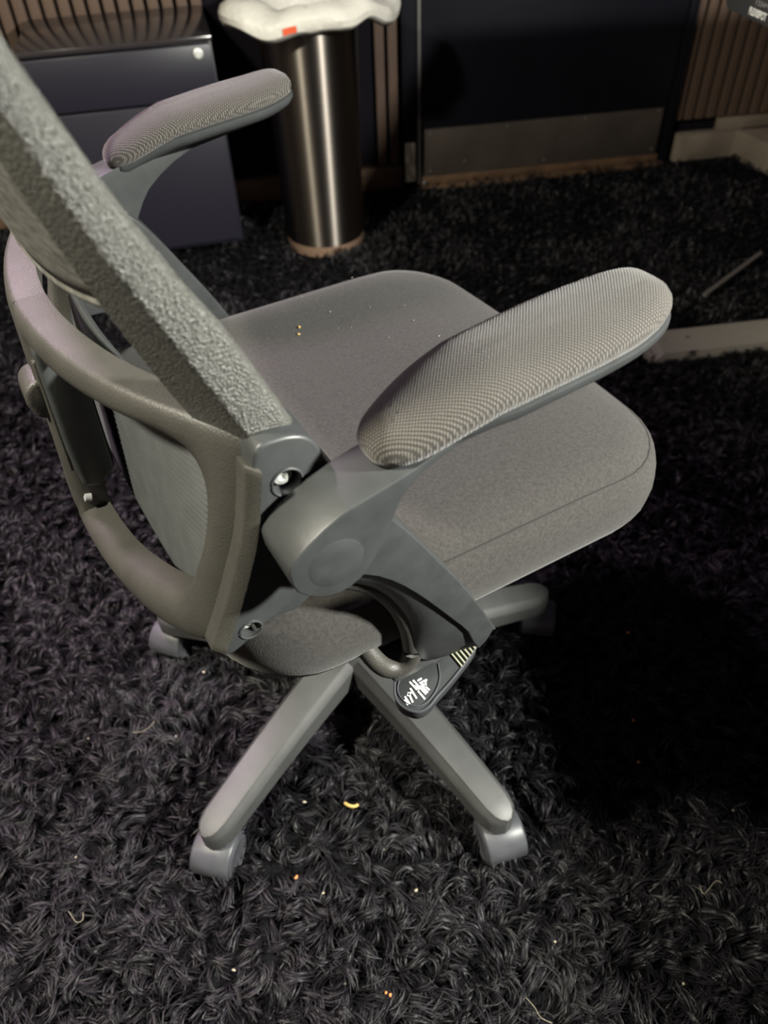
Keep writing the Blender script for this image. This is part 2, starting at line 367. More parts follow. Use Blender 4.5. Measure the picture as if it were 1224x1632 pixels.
def text(name, s, size, u, v, m, parent, sx=1.0):
    cu = bpy.data.curves.new(name, 'FONT'); cu.body = s; cu.size = size; cu.align_x = 'CENTER'; cu.align_y = 'CENTER'; cu.extrude = 0.0003; cu.offset = size*0.022
    to = bpy.data.objects.new(name, cu); COL.objects.link(to)
    me = bpy.data.meshes.new_from_object(to.evaluated_get(bpy.context.evaluated_depsgraph_get()))
    bpy.data.objects.remove(to)
    me.transform(Matrix.Diagonal((sx, 1, 1, 1))); me.transform(Matrix.Translation((u, v, 0.0004))); me.transform(CT)
    me.materials.append(MATS[m]); return link(bpy.data.objects.new(name, me), parent)
text('lettering', 'FLEXISPOT', 0.0130, -0.0215, 0.0100, 'print_white', ctl, 0.80)
mat('print_grey', (0.30, 0.30, 0.31), 0.6)
text('button_marks', '1 2 3 4 ^ v M', 0.0085, -0.010, 0.0225, 'print_grey', ctl, 1.1)

# ------------------------------------------------------------------ the office chair (x forward, y left, z up; origin on the floor under the column)
CX, CY, PSI = -0.05045, 0.61327, 0.49279
ch = empty('office_chair', (CX, CY, 0), PSI)
tag(ch, 'dusty black office chair with flip-up padded armrests on a five-star base', 'chair')

def cushion(bm, outline, rings, zbase, ccen):
    """outline: list of (x,y,nx,ny); rings: (inset, z) from below to top; then closes to the centre."""
    rows = []
    for ins, z, sc_ in rings:
        row = []
        for x, y, nx, ny in outline:
            px, py = x-nx*ins, y-ny*ins
            px = ccen[0]+(px-ccen[0])*sc_; py = ccen[1]+(py-ccen[1])*sc_
            row.append(bm.verts.new((px, py, zbase(px, py, z))))
        rows.append(row)
    n = len(outline)
    for a, b in zip(rows, rows[1:]):
        for i in range(n): bm.faces.new((a[i], a[(i+1) % n], b[(i+1) % n], b[i]))
    bm.faces.new(rows[0][::-1])
    c = bm.verts.new((ccen[0], ccen[1], zbase(ccen[0], ccen[1], rings[-1][1])))
    for i in range(n): bm.faces.new((rows[-1][i], rows[-1][(i+1) % n], c))
    return rows
def round_rect(x0, x1, y0, y1, rf, rb, k=9, bulge=0.0):
    pts = []
    for cx, cy, r, a0 in ((x1-rf, y1-rf, rf, 0), (x0+rb, y1-rb, rb, 90), (x0+rb, y0+rb, rb, 180), (x1-rf, y0+rf, rf, 270)):
        for i in range(k):
            a = R_(a0+90*i/(k-1)); pts.append(Vector((cx+r*math.cos(a), cy+r*math.sin(a), 0)))
    out = []; n = len(pts)
    for i in range(n):      # subdivide the long straight runs
        a, b = pts[i], pts[(i+1) % n]; m = max(1, int((b-a).length/0.02))
        for j in range(m): out.append(a.lerp(b, j/m))
    n = len(out); res = []
    for i, p in enumerate(out):
        q = p.copy()
        if bulge:
            yc = (y0+y1)/2; q.x += bulge*max(0, (p.x-(x0+x1)/2)/((x1-x0)/2))**3*(1-((p.y-yc)/((y1-y0)/2))**2)
        out[i] = q
    for i, p in enumerate(out):
        t = out[(i+1) % n]-out[i-1]; t.normalize(); res.append((p.x, p.y, t.y, -t.x))
    return res

# seat
SO = round_rect(-0.195, 0.262, -0.236, 0.236, 0.085, 0.075, bulge=0.012)
def seat_z(x, y, z):
    k = max(0, (x-0.12)/0.15)
    top = max(0, (z-0.44)/0.08)
    dish = -0.010*max(0, 1-(x+0.04)**2/0.03)*max(0, 1-y*y/0.035)*top
    rear = 0.010*max(0, (0.0-x)/0.19)**2*(1-top)
    return z-0.012*k*k*top+dish+rear
bm = bmesh.new()
rings = [(0.050, 0.424, 1), (0.020, 0.4255, 1), (0.006, 0.431, 1), (-0.001, 0.445, 1), (-0.003, 0.462, 1), (-0.001, 0.480, 1), (0.003, 0.493, 1), (0.0065, 0.4985, 1), (0.0085, 0.4985, 1), (0.0105, 0.5005, 1),
         (0.016, 0.5065, 1), (0.026, 0.512, 1), (0.042, 0.516, 1), (0.042, 0.518, 0.85), (0.042, 0.519, 0.65), (0.042, 0.5195, 0.42), (0.042, 0.5195, 0.2)]
rows = cushion(bm, SO, rings, seat_z, (0.03, 0))
seam_path = [r.co.copy() for r in rows[8]]
seat = finish('seat_cushion', bm, 'seat_fabric', ch, smooth=60)
ks = [i for i, p in enumerate(seam_path) if p.x < -0.03]; k0 = ks[-1]; sp = seam_path[k0:]+seam_path[:ks[0]+1]
bm = bmesh.new(); tube(bm, sp, 0.0009, 6); mat('seam_thread', (0.022, 0.021, 0.020), 0.9); finish('seam', bm, 'seam_thread', seat)
SP = round_rect(-0.17, 0.235, -0.205, 0.205, 0.07, 0.06)
bm = bmesh.new(); cushion(bm, SP, [(0.02, 0.398, 1), (0.006, 0.400, 1), (0, 0.408, 1), (0, 0.426, 1)], lambda x, y, z: z, (0.03, 0)); finish('seat_pan', bm, 'plastic', ch)

# backrest posts (a chamfered outer section, leaning back) - both sides and the top bar above the picture
postF = [(0.655, -0.116), (0.6848, -0.124), (0.757, -0.153), (0.8018, -0.1768), (0.8411, -0.1934), (0.8686, -0.2036), (0.8912, -0.212), (1.00, -0.240), (1.12, -0.262)]
postR = [(0.655, -0.146), (0.6927, -0.1520), (0.7808, -0.1870), (0.809, -0.1990), (0.841, -0.2095), (0.8667, -0.2172), (0.89, -0.2248), (1.00, -0.258), (1.12, -0.281)]
postB = [(0.655, -0.158), (0.6927, -0.1735), (0.7178, -0.1838), (0.7765, -0.2044), (0.8344, -0.2208), (0.8448, -0.2234), (0.89, -0.2335), (1.00, -0.262), (1.12, -0.285)]
for s in (-1, 1):
    bm = bmesh.new(); secs = []
    for z in (0.665, 0.69, 0.715, 0.74, 0.765, 0.79, 0.815, 0.84, 0.865, 0.89, 0.93, 0.97, 1.01, 1.06, 1.12):
        xf, xr, xb = interp(z, postF), interp(z, postR), interp(z, postB)
        pl = [(xf, 0.2405), (xr, 0.2405), (xb, 0.203), (xf+0.002, 0.200), (xf+0.003, 0.232)]
        secs.append([(x, s*y, z) for x, y in pl])
    loft(bm, secs); finish('backrest_post', bm, 'plastic_grain', ch, bevel=0.0022, segs=2, smooth=35)
bm = bmesh.new(); tube(bm, [(-0.272, y, 1.115+0.03*(1-(y/0.23)**2)) for y in np.linspace(-0.23, 0.23, 15)], 0.016, 10); finish('top_bar', bm, 'plastic_grain', ch)

# stretched mesh between the posts, bellied backward
def mesh_pt(y, t):
    u = y/0.205; z0 = 0.775-0.030*(1-u*u); z = z0+(1.12-z0)*t
    edge = interp(z, postB)+0.006
    return Vector((edge-0.030*(1-u*u)*(1-0.55*t), y, z))
bm = bmesh.new(); g = []
ys = np.linspace(-0.205, 0.205, 41)
for t in np.linspace(0, 1, 30): g.append([mesh_pt(y, t) for y in ys])
loft(bm, g, closed=False, cap=False)
bmr = finish('backrest_mesh', bm, 'mesh_fabric', ch, smooth=60); so = bmr.modifiers.new('solid', 'SOLIDIFY'); so.thickness = 0.003; so.offset = 0
bm = bmesh.new(); tube(bm, [mesh_pt(y, 0) for y in np.linspace(-0.205, 0.205, 41)], 0.0032, 8); finish('mesh_piping', bm, 'mesh_fabric', bmr)
# small hook under the piping
bm = bmesh.new(); tube(bm, cat([(-0.2035, -0.105, 0.742), (-0.199, -0.108, 0.735), (-0.193, -0.110, 0.729), (-0.1885, -0.112, 0.7275), (-0.187, -0.110, 0.731)], 4), 0.0014, 6); finish('hook', bm, 'plastic', bmr)

# lower back shell: two windows, bowed backward
def shell_x(y, z):
    xe = -0.155-0.045*(0.69-z)/0.135; xc = -0.237-0.010*(0.68-z)/0.15
    u = min(1, abs(y)/0.238); return xe+(xc-xe)*(1-u*u)
def shell_ring(bm, s):
    outer = [(0.0, 0.694), (-0.06, 0.696), (-0.12, 0.696), (-0.17, 0.697), (-0.21, 0.697), (-0.238, 0.692), (-0.2395, 0.66), (-0.240, 0.61), (-0.2385, 0.57), (-0.234, 0.541),
             (-0.20, 0.523), (-0.16, 0.5105), (-0.12, 0.501), (-0.06, 0.489), (0.0, 0.483)]
    inner = [(-0.024, 0.668), (-0.06, 0.669), (-0.10, 0.671), (-0.14, 0.673), (-0.175, 0.676), (-0.199, 0.670), (-0.213, 0.650), (-0.2155, 0.615), (-0.208, 0.580), (-0.196, 0.558),
             (-0.172, 0.546), (-0.140, 0.535), (-0.10, 0.523), (-0.06, 0.515), (-0.024, 0.510)]
    ou = cat([(y, z, 0) for y, z in outer], 4); inn = cat([(y, z, 0) for y, z in inner], 4)
    # close along the middle line
    m = 10
    ou += [Vector((0.0, 0.483+(0.694-0.483)*k/m, 0)) for k in range(1, m)]
    inn += [Vector((-0.024, 0.510+(0.668-0.510)*k/m, 0)) for k in range(1, m)]
    secs = []; D = 0.023
    for o, i in zip(ou, inn):
        def P(f, dx):
            y = o.x+(i.x-o.x)*f; z = o.y+(i.y-o.y)*f
            return (shell_x(y, z)+dx, -s*y, z)
        secs.append([P(0.0, D), P(0.0, 0.0035), P(0.03, 0.0012), P(0.09, -0.0005), P(0.25, -0.0018), P(0.5, -0.003), P(0.75, -0.001), P(0.90, 0.002), P(0.97, 0.006), P(1.0, 0.011), P(1.0, D), P(0.5, D-0.002)])
    loft(bm, secs, loop=True)
bm = bmesh.new(); shell_ring(bm, 1); shell_ring(bm, -1)
shell = finish('back_shell', bm, 'plastic', ch, smooth=50)
bm = bmesh.new(); lathe(bm, [(0.0042, 0), (0.0036, 0.005), (0.0, 0.006)], 10, Matrix.Translation((-0.238, -0.024, 0.522)) @ Matrix.Rotation(R_(-70), 4, 'Y'), cap=False)
finish('stop_pin', bm, 'print_grey', shell)

# lumbar slider on the middle of the shell with its pink-lit knob
bm = bmesh.new()
pr = [(-0.2375, 0.668), (-0.232, 0.676), (-0.215, 0.672), (-0.208, 0.640), (-0.211, 0.550), (-0.228, 0.536), (-0.240, 0.542), (-0.2415, 0.575), (-0.2395, 0.62)]
prism(bm, pr, -0.034, 0.034)
adj = finish('lumbar_adjuster', bm, 'plastic_smooth', ch, bevel=0.004, segs=3)
bm = bmesh.new(); prism(bm, [(-0.2405, 0.655), (-0.236, 0.658), (-0.230, 0.658), (-0.230, 0.552), (-0.2445, 0.552)], -0.022, 0.022); finish('slider_rail', bm, 'plastic', adj, bevel=0.0015)
bm = bmesh.new(); prism(bm, [(-0.238, 0.637), (-0.247, 0.636), (-0.2535, 0.630), (-0.2550, 0.618), (-0.251, 0.606), (-0.238, 0.598)], -0.017, 0.017); finish('knob', bm, 'plastic', adj, bevel=0.004, segs=3)

# ribbed lumbar pad seen through the windows
bm = bmesh.new(); rows = []
NZ = 30*6
for i in range(NZ+1):
    z = 0.515+(0.672-0.515)*i/NZ; ph = (i % 6)/6
    bumpx = 0.0015*math.cos(math.tau*ph)
    rows.append([(shell_x(y*0.92, z)+0.032+0.012*(1-(y/0.2)**2)+bumpx*-1, y, z) for y in np.linspace(-0.2, 0.2, 33)])
loft(bm, rows, closed=False, cap=False)
lp = finish('lumbar_pad', bm, 'plastic_smooth', ch, smooth=70); so = lp.modifiers.new('solid', 'SOLIDIFY'); so.thickness = 0.004; so.offset = 1

# side brackets, armrests (both sides)
plate = [(-0.1558, 0.6949), (-0.1417, 0.6985), (-0.1277, 0.6950), (-0.1190, 0.6860), (-0.1129, 0.6685), (-0.100, 0.645), (-0.092, 0.615), (-0.105, 0.588), (-0.125, 0.572), (-0.1438, 0.5560), (-0.1600, 0.5560), (-0.1709, 0.5545), (-0.1957, 0.5398),
         (-0.2052, 0.5500), (-0.1900, 0.580), (-0.1775, 0.6100), (-0.1680, 0.636), (-0.1620, 0.6604)]
flange = [(-0.120, 0.640), (-0.100, 0.640), (-0.0843, 0.6253), (-0.0640, 0.5930), (-0.0458, 0.5602), (-0.0226, 0.5185), (0.0088, 0.4508), (0.0075, 0.4470), (-0.0057, 0.4307), (-0.0180, 0.462), (-0.0328, 0.4874), (-0.0559, 0.5252), (-0.0766, 0.5556), (-0.0955, 0.577), (-0.1135, 0.5897), (-0.135, 0.600)]
web_a = [(-0.130, 0.604), (-0.1135, 0.5930), (-0.0955, 0.5800), (-0.0766, 0.5590), (-0.0559, 0.5290), (-0.0328, 0.4910), (-0.0180, 0.4640), (-0.0057, 0.4345)]
web_b = [(-0.1180, 0.5670), (-0.1015, 0.5517), (-0.0872, 0.5358), (-0.0722, 0.5079), (-0.0616, 0.4735), (-0.0579, 0.4342), (-0.0373, 0.4120), (0.0030, 0.4060)]
arm_out = [(-0.1621, 0.6393), (-0.1603, 0.6471), (-0.1492, 0.6574), (-0.1278, 0.6696), (-0.1052, 0.6751), (-0.0787, 0.6813), (-0.0505, 0.6920), (-0.0286, 0.6985), (0.0207, 0.7039), (0.0666, 0.7075), (0.0730, 0.7080), (0.0790, 0.7080),
           (0.0790, 0.7030), (0.070, 0.7010), (0.040, 0.6965), (0.000, 0.6930), (-0.030, 0.6900), (-0.0651, 0.6810), (-0.0787, 0.6739), (-0.0891, 0.6633), (-0.0979, 0.6453), (-0.1093, 0.6234), (-0.1185, 0.6126), (-0.1329, 0.6077), (-0.1474, 0.6124), (-0.1593, 0.6245)]
arm_in = [(-0.1621, 0.6393), (-0.1603, 0.6471), (-0.1492, 0.6574), (-0.1278, 0.6690), (-0.1052, 0.6760), (-0.0787, 0.6830), (-0.0505, 0.6920), (-0.0286, 0.6985), (0.0207, 0.7039), (0.0666, 0.7075), (0.0730, 0.7080), (0.0790, 0.7080),
          (0.0790, 0.7030), (0.0700, 0.7000), (0.0562, 0.6970), (0.0045, 0.6860), (-0.0324, 0.6730), (-0.0646, 0.6520), (-0.0813, 0.6290), (-0.0880, 0.6190), (-0.0970, 0.6130), (-0.1093, 0.6100), (-0.1185, 0.6085), (-0.1329, 0.6070), (-0.1474, 0.6120), (-0.1593, 0.6240)]
rimz = [(-0.13, 0.668), (-0.1052, 0.6745), (-0.0787, 0.6815), (-0.0505, 0.6925), (-0.0286, 0.6990), (0.0207, 0.7045), (0.0666, 0.7085), (0.10, 0.7135), (0.14, 0.720)]
def pad_outline(s):
    pts = []; n = 64
    for k in range(n):
        a = k*math.tau/n; c, q = math.cos(a), math.sin(a)
        ex = 2.0/3.0
        x = 0.0055+0.1035*math.copysign(abs(c)**ex, c)
        hw_ = 0.0315+0.0045*(x+0.1)/0.22
        y = -0.2705+0.0*x + hw_*math.copysign(abs(q)**ex, q)
        pts.append(Vector((x, y, 0)))
    res = []
    for i, p in enumerate(pts):
        t = pts[(i+1) % n]-pts[i-1]; t.normalize(); res.append((p.x, p.y, t.y, -t.x))
    return res
for s in (-1, 1):
    def mir(o):
        if s == 1:
            o.data.transform(Matrix.Diagonal((1, -1, 1, 1))); o.data.flip_normals()
        return o
    # plate that clasps the post, with screw wells cut into it
    bm = bmesh.new(); prism(bm, [(p.x, p.y) for p in cat([(a, b, 0) for a, b in plate], 3, True)], -0.252, -0.214)
    br = finish('bracket', bm, 'plastic_smooth', None, bevel=0.004, segs=3)
    cuts = []
    for (x, z, r) in ((-0.1402, 0.6668, 0.0092), (-0.1813, 0.5560, 0.0074)):
        b2 = bmesh.new(); lathe(b2, [(r*0.92, -0.2385), (r, -0.30)], 28, Matrix(((1, 0, 0, x), (0, 0, 1, 0), (0, 1, 0, z), (0, 0, 0, 1))))
        cuts.append(finish('cutter', b2, 'dark_plastic', None))
    for c in cuts:
        md = br.modifiers.new('cut', 'BOOLEAN'); md.operation = 'DIFFERENCE'; md.solver = 'EXACT'; md.object = c
    bpy.context.view_layer.update()
    me = bpy.data.meshes.new_from_object(br.evaluated_get(bpy.context.evaluated_depsgraph_get()))
    br.modifiers.clear(); br.data = me; me.shade_smooth(); me.set_sharp_from_angle(angle=R_(35))
    for c in cuts: bpy.data.objects.remove(c)
    br.parent = ch; mir(br)
    # rear lip following the plate
    bm = bmesh.new(); lip = cat([(-0.1590, 0.6860, 0), (-0.1640, 0.6600, 0), (-0.1700, 0.6360, 0), (-0.1795, 0.6100, 0), (-0.1920, 0.5800, 0), (-0.2065, 0.5500, 0)], 4)
    loft(bm, [[(p.x-0.003, y, p.y) if e else (p.x+0.0045, y, p.y-0.002) for (e, y) in ((1, -0.2495), (0, -0.2575), (0, -0.240), (1, -0.236))] for p in lip])
    mir(finish('lip', bm, 'plastic', br, bevel=0.0015))
    for (x, z, r) in ((-0.1402, 0.6668, 0.0092), (-0.1813, 0.5560, 0.0074)):
        bm = bmesh.new(); mm = Matrix(((1, 0, 0, x), (0, 0, 1, 0), (0, 1, 0, z), (0, 0, 0, 1)))
        k = r*0.72
        lathe(bm, [(k, -0.2390), (k, -0.2440), (k*0.86, -0.2462), (k*0.45, -0.2472), (k*0.42, -0.2445), (0.0, -0.2445)], 24, mm, cap=False); mir(finish('screw', bm, 'chrome', br))
        bm = bmesh.new(); tube(bm, [(x+r*1.03*math.cos(t), -0.2522, z+r*1.03*math.sin(t)) for t in np.linspace(0, math.tau, 28, endpoint=False)], 0.0009, 6, loop=True); mir(finish('well_rim', bm, 'plastic_smooth', br))
    # forward arm of the bracket, down beside the seat and under it
    bm = bmesh.new(); prism(bm, [(p.x, p.y) for p in cat([(a, b, 0) for a, b in flange], 2, True)], -0.2730, -0.240)
    fa = mir(finish('bracket_arm', bm, 'plastic_smooth', ch, bevel=0.0042, segs=4))
    bm = bmesh.new(); WA = cat([(a, b, 0) for a, b in web_a], 4); WBk = cat([(a, b, 0) for a, b in web_b], 4)
    loft(bm, [[(a.x, -0.2702, a.y), (a.x*.65+b.x*.35, -0.2672, a.y*.65+b.y*.35), (a.x*.3+b.x*.7, -0.2600, a.y*.3+b.y*.7), (b.x*.94+a.x*.06, -0.2540, b.y*.94+a.y*.06), (b.x, -0.2480, b.y), (b.x, -0.2300, b.y), (a.x, -0.2300, a.y)] for a, b in zip(WA, WBk)])
    mir(finish('web', bm, 'plastic_smooth', fa, smooth=60))
    bm = bmesh.new(); tube(bm, cat([(-0.1150, -0.2470, 0.5650), (-0.0990, -0.2470, 0.5510), (-0.0845, -0.2470, 0.5350), (-0.0695, -0.2470, 0.5070), (-0.0590, -0.2470, 0.4735), (-0.0550, -0.2470, 0.4400), (-0.0570, -0.2470, 0.4240), (-0.0660, -0.2460, 0.4165), (-0.0780, -0.2420, 0.4200), (-0.0870, -0.2350, 0.4350), (-0.0930, -0.2200, 0.4550)], 4), 0.0085, 14)
    mir(finish('inner_lip', bm, 'plastic', fa))
    bm = bmesh.new(); box(bm, (-0.075, -0.250, 0.400), (-0.004, -0.03, 0.4235)); mir(finish('under_arm', bm, 'plastic_smooth', fa, bevel=0.005))
    # armrest
    ar = empty('armrest', (0, 0, 0), 0, ch)
    bm = bmesh.new(); A0 = [p for p in cat([(a, b, 0) for a, b in arm_out], 2, True)]; A1 = [p for p in cat([(a, b, 0) for a, b in arm_in], 2, True)]
    loft(bm, [[(p.x, -0.2955, p.y) for p in A0], [(p.x, -0.256, p.y) for p in A1]])
    mir(finish('arm', bm, 'plastic_smooth', ar, bevel=0.003, segs=3))
    bm = bmesh.new(); lathe(bm, [(0.0185, -0.270), (0.0185, -0.2952), (0.0165, -0.2960), (0.008, -0.2963), (0.0, -0.2963)], 32, Matrix(((1, 0, 0, -0.1335), (0, 0, 1, 0), (0, 1, 0, 0.6345), (0, 0, 0, 1))), cap=False)
    mir(finish('pivot_cap', bm, 'plastic_smooth', ar))
    bm = bmesh.new(); lathe(bm, [(0.024, -0.247), (0.024, -0.258)], 28, Matrix(((1, 0, 0, -0.1345), (0, 0, 1, 0), (0, 1, 0, 0.6340), (0, 0, 0, 1)))); mir(finish('pivot_hub', bm, 'dark_plastic', ar))
    PO = pad_outline(s); zf = lambda x, y, z: interp(x, rimz)+z
    RO = [(max(x, -0.088), -0.2705+(y+0.2705)*(1-0.30*min(1, max(0, (-0.02-x)/0.05))), nx, ny) for x, y, nx, ny in PO]
    bm = bmesh.new(); cushion(bm, RO, [(0.010, -0.012, 1), (0.002, -0.0075, 1), (-0.0015, -0.003, 1), (-0.0015, 0.001, 1), (0.001, 0.0025, 1), (0.01, 0.0025, 1)], zf, (0.0055, -0.2705)); mir(finish('rim', bm, 'plastic_smooth', ar, smooth=50))
    bm = bmesh.new(); cushion(bm, PO, [(0.006, 0.000, 1), (0.0005, 0.003, 1), (-0.0008, 0.008, 1), (0.0, 0.012, 1), (0.003, 0.0165, 1), (0.008, 0.0202, 1), (0.014, 0.0225, 1), (0.020, 0.0238, 1), (0.020, 0.0246, 0.75), (0.020, 0.0248, 0.4)], zf, (0.0055, -0.2705))
    mir(finish('arm_pad', bm, 'pad_fabric' if s == -1 else 'pad_fabric', ar, smooth=70))

# mechanism, column, lever with emblem
bm = bmesh.new(); prism(bm, [(-0.10, 0.398), (-0.09, 0.352), (-0.02, 0.335), (0.08, 0.340), (0.11, 0.372), (0.11, 0.398)], -0.075, 0.075); finish('tilt_mechanism', bm, 'dark_plastic', ch, bevel=0.006)
bm = bmesh.new(); lathe(bm, [(0.014, 0.30), (0.014, 0.345)], 24); lathe(bm, [(0.025, 0.10), (0.025, 0.31), (0.020, 0.315)], 28); finish('gas_column', bm, 'dark_plastic', ch)
bm = bmesh.new()
lo = cat([(-0.0704, -0.2425, 0), (-0.0755, -0.2530, 0), (-0.0749, -0.2640, 0), (-0.0669, -0.2741, 0), (-0.0560, -0.2748, 0), (-0.0440, -0.2700, 0), (-0.0245, -0.2630, 0), (0.0000, -0.2525, 0), (0.0138, -0.2450, 0), (0.0150, -0.2400, 0), (0.0090, -0.2330, 0), (-0.0195, -0.2290, 0), (-0.0516, -0.2310, 0), (-0.0640, -0.2350, 0)], 4, True)
A = [bm.verts.new((p.x, p.y, 0.374)) for p in lo]; B = [bm.verts.new((p.x, p.y, 0.386)) for p in lo]; n = len(lo)
bm.faces.new(A); bm.faces.new(B)
for i in range(n): bm.faces.new((A[i], A[(i+1) % n], B[(i+1) % n], B[i]))
lev = finish('lever', bm, 'plastic_smooth', ch, bevel=0.0015)
bm = bmesh.new(); tube(bm, [(p.x, p.y, 0.3862) for p in lo], 0.0011, 6, loop=True); finish('edge_bead', bm, 'caster_grey', lev)
inn = cat([(-0.0515, -0.2345, 0.3864), (-0.0640, -0.2400, 0.3864), (-0.0712, -0.2500, 0.3864), (-0.0700, -0.2630, 0.3864), (-0.0610, -0.2705, 0.3864), (-0.0480, -0.2680, 0.3864), (-0.0350, -0.2590, 0.3864), (-0.0275, -0.2470, 0.3864), (-0.0275, -0.2400, 0.3864)], 4, True)
bm = bmesh.new(); tube(bm, inn, 0.0007, 6, loop=True); finish('badge_bead', bm, 'caster_grey', lev)
for k in range(6):
    x = -0.010+0.0042*k; bm = bmesh.new(); tube(bm, [(x, -0.2325, 0.387), (x+0.0005, -0.2565+0.0019*k, 0.387)], 0.0011, 6); finish('grip_rib', bm, 'gold_bar', lev)
bm = bmesh.new(); tube(bm, [(-0.03, -0.235, 0.380), (-0.03, -0.07, 0.372)], 0.006, 8); finish('lever_rod', bm, 'dark_plastic', lev)
strokes = [(-0.0682, -0.2566, -0.0685, -0.2638), (-0.0701, -0.2591, -0.0701, -0.2638), (-0.0637, -0.2546, -0.0653, -0.2639), (-0.06, -0.252, -0.0605, -0.2622), (-0.0569, -0.2462, -0.0557, -0.2565), (-0.0557, -0.2565, -0.0549, -0.2665), (-0.0536, -0.2463, -0.0515, -0.2629), (-0.0554, -0.2519, -0.0537, -0.2559), (-0.0502, -0.2483, -0.0467, -0.248), (-0.05, -0.2513, -0.0434, -0.2515), (-0.0486, -0.2532, -0.0469, -0.261), (-0.0504, -0.254, -0.0494, -0.2623), (-0.0475, -0.2567, -0.0449, -0.2525), (-0.0655, -0.2563, -0.0608, -0.2553)]
bm = bmesh.new()
for x0, y0, x1, y1 in strokes:
    d = Vector((x1-x0, y1-y0, 0)); L_ = d.length+0.0012; mm = Matrix.Translation(((x0+x1)/2, (y0+y1)/2, 0.3863)) @ Matrix.Rotation(math.atan2(d.y, d.x), 4, 'Z')
    box(bm, (-L_/2, -0.00085, 0), (L_/2, 0.00085, 0.0004), mm)
finish('emblem', bm, 'print_white', lev)

# five-star base with twin-wheel casters
RB, PH = 0.2903, 0.95127
bm = bmesh.new(); lathe(bm, [(0.036, 0.075), (0.045, 0.085), (0.045, 0.115), (0.038, 0.135), (0.029, 0.140)], 40); finish('base_hub', bm, 'plastic_base', ch)
leg_me = None
caster_axes = {0: -16, 1: 14, 2: -10, 3: 40, 4: -20}
for k in range(5):
    a = PH+math.pi+R_(72)*k-PSI
    if leg_me is None:
        bm = bmesh.new(); secs = []
        for r in (0.02, 0.045, 0.07, 0.11, 0.15, 0.19, 0.23, 0.255, 0.277, 0.289, 0.296, 0.300):
            t = (r-0.02)/0.288; wdt = 0.056-0.013*t; zt = 0.128-0.008*t-0.027*t*t; hh = 0.044-0.012*t
            if r > 0.277: e = (r-0.277)/0.0235; f_ = math.sqrt(max(0.02, 1-e*e)); wdt *= f_; zt -= 0.005*(1-f_)
            zb = zt-hh
            yv = [(-0.5, zb), (-0.5, zt-0.013), (-0.44, zt-0.007), (-0.37, zt-0.0035), (-0.33, zt-0.0005), (-0.28, zt), (0.28, zt), (0.33, zt-0.0005), (0.37, zt-0.0035), (0.44, zt-0.007), (0.5, zt-0.013), (0.5, zb)]
            secs.append([(r, u*wdt, z) for u, z in yv])
        loft(bm, secs); o = finish('base_leg', bm, 'plastic_base', ch, smooth=24); leg_me = o.data
    else: o = link(bpy.data.objects.new('base_leg', leg_me), ch)
    o.rotation_euler = (0, 0, a)
    ca = empty('caster', (RB*math.cos(a), RB*math.sin(a), 0), R_(caster_axes[k])-PSI, ch)   # local x = wheel axle
    if k == 0:
        bm = bmesh.new(); lathe(bm, [(0.0055, 0.03), (0.0055, 0.075)], 14); CA = [finish('stem', bm, 'caster_grey', ca)]
        for sx in (-1, 1):
            bm = bmesh.new(); mm = Matrix(((0, 0, sx, 0), (1, 0, 0, 0), (0, sx, 0, 0.027), (0, 0, 0, 1)))
            lathe(bm, [(0.012, 0.0015), (0.0262, 0.0015), (0.0270, 0.004), (0.0270, 0.020), (0.0255, 0.0245), (0.0215, 0.0262), (0.0195, 0.0250), (0.0, 0.0255)], 40, mm, cap=False)
            CA.append(finish('wheel', bm, 'caster_grey', ca))
        bm = bmesh.new(); secs = []
        for t in np.linspace(R_(15), R_(185), 18):
            secs.append([(x, rr*math.cos(t), 0.027+rr*math.sin(t)) for x, rr in ((-0.0245, 0.0272), (-0.0240, 0.0284), (-0.0215, 0.0296), (0.0215, 0.0296), (0.0240, 0.0284), (0.0245, 0.0272))])
        loft(bm, secs); CA.append(finish('hood', bm, 'caster_grey', ca, smooth=50))
    else:
        for c in CA: link(bpy.data.objects.new(c.name.split('.')[0], c.data), ca)

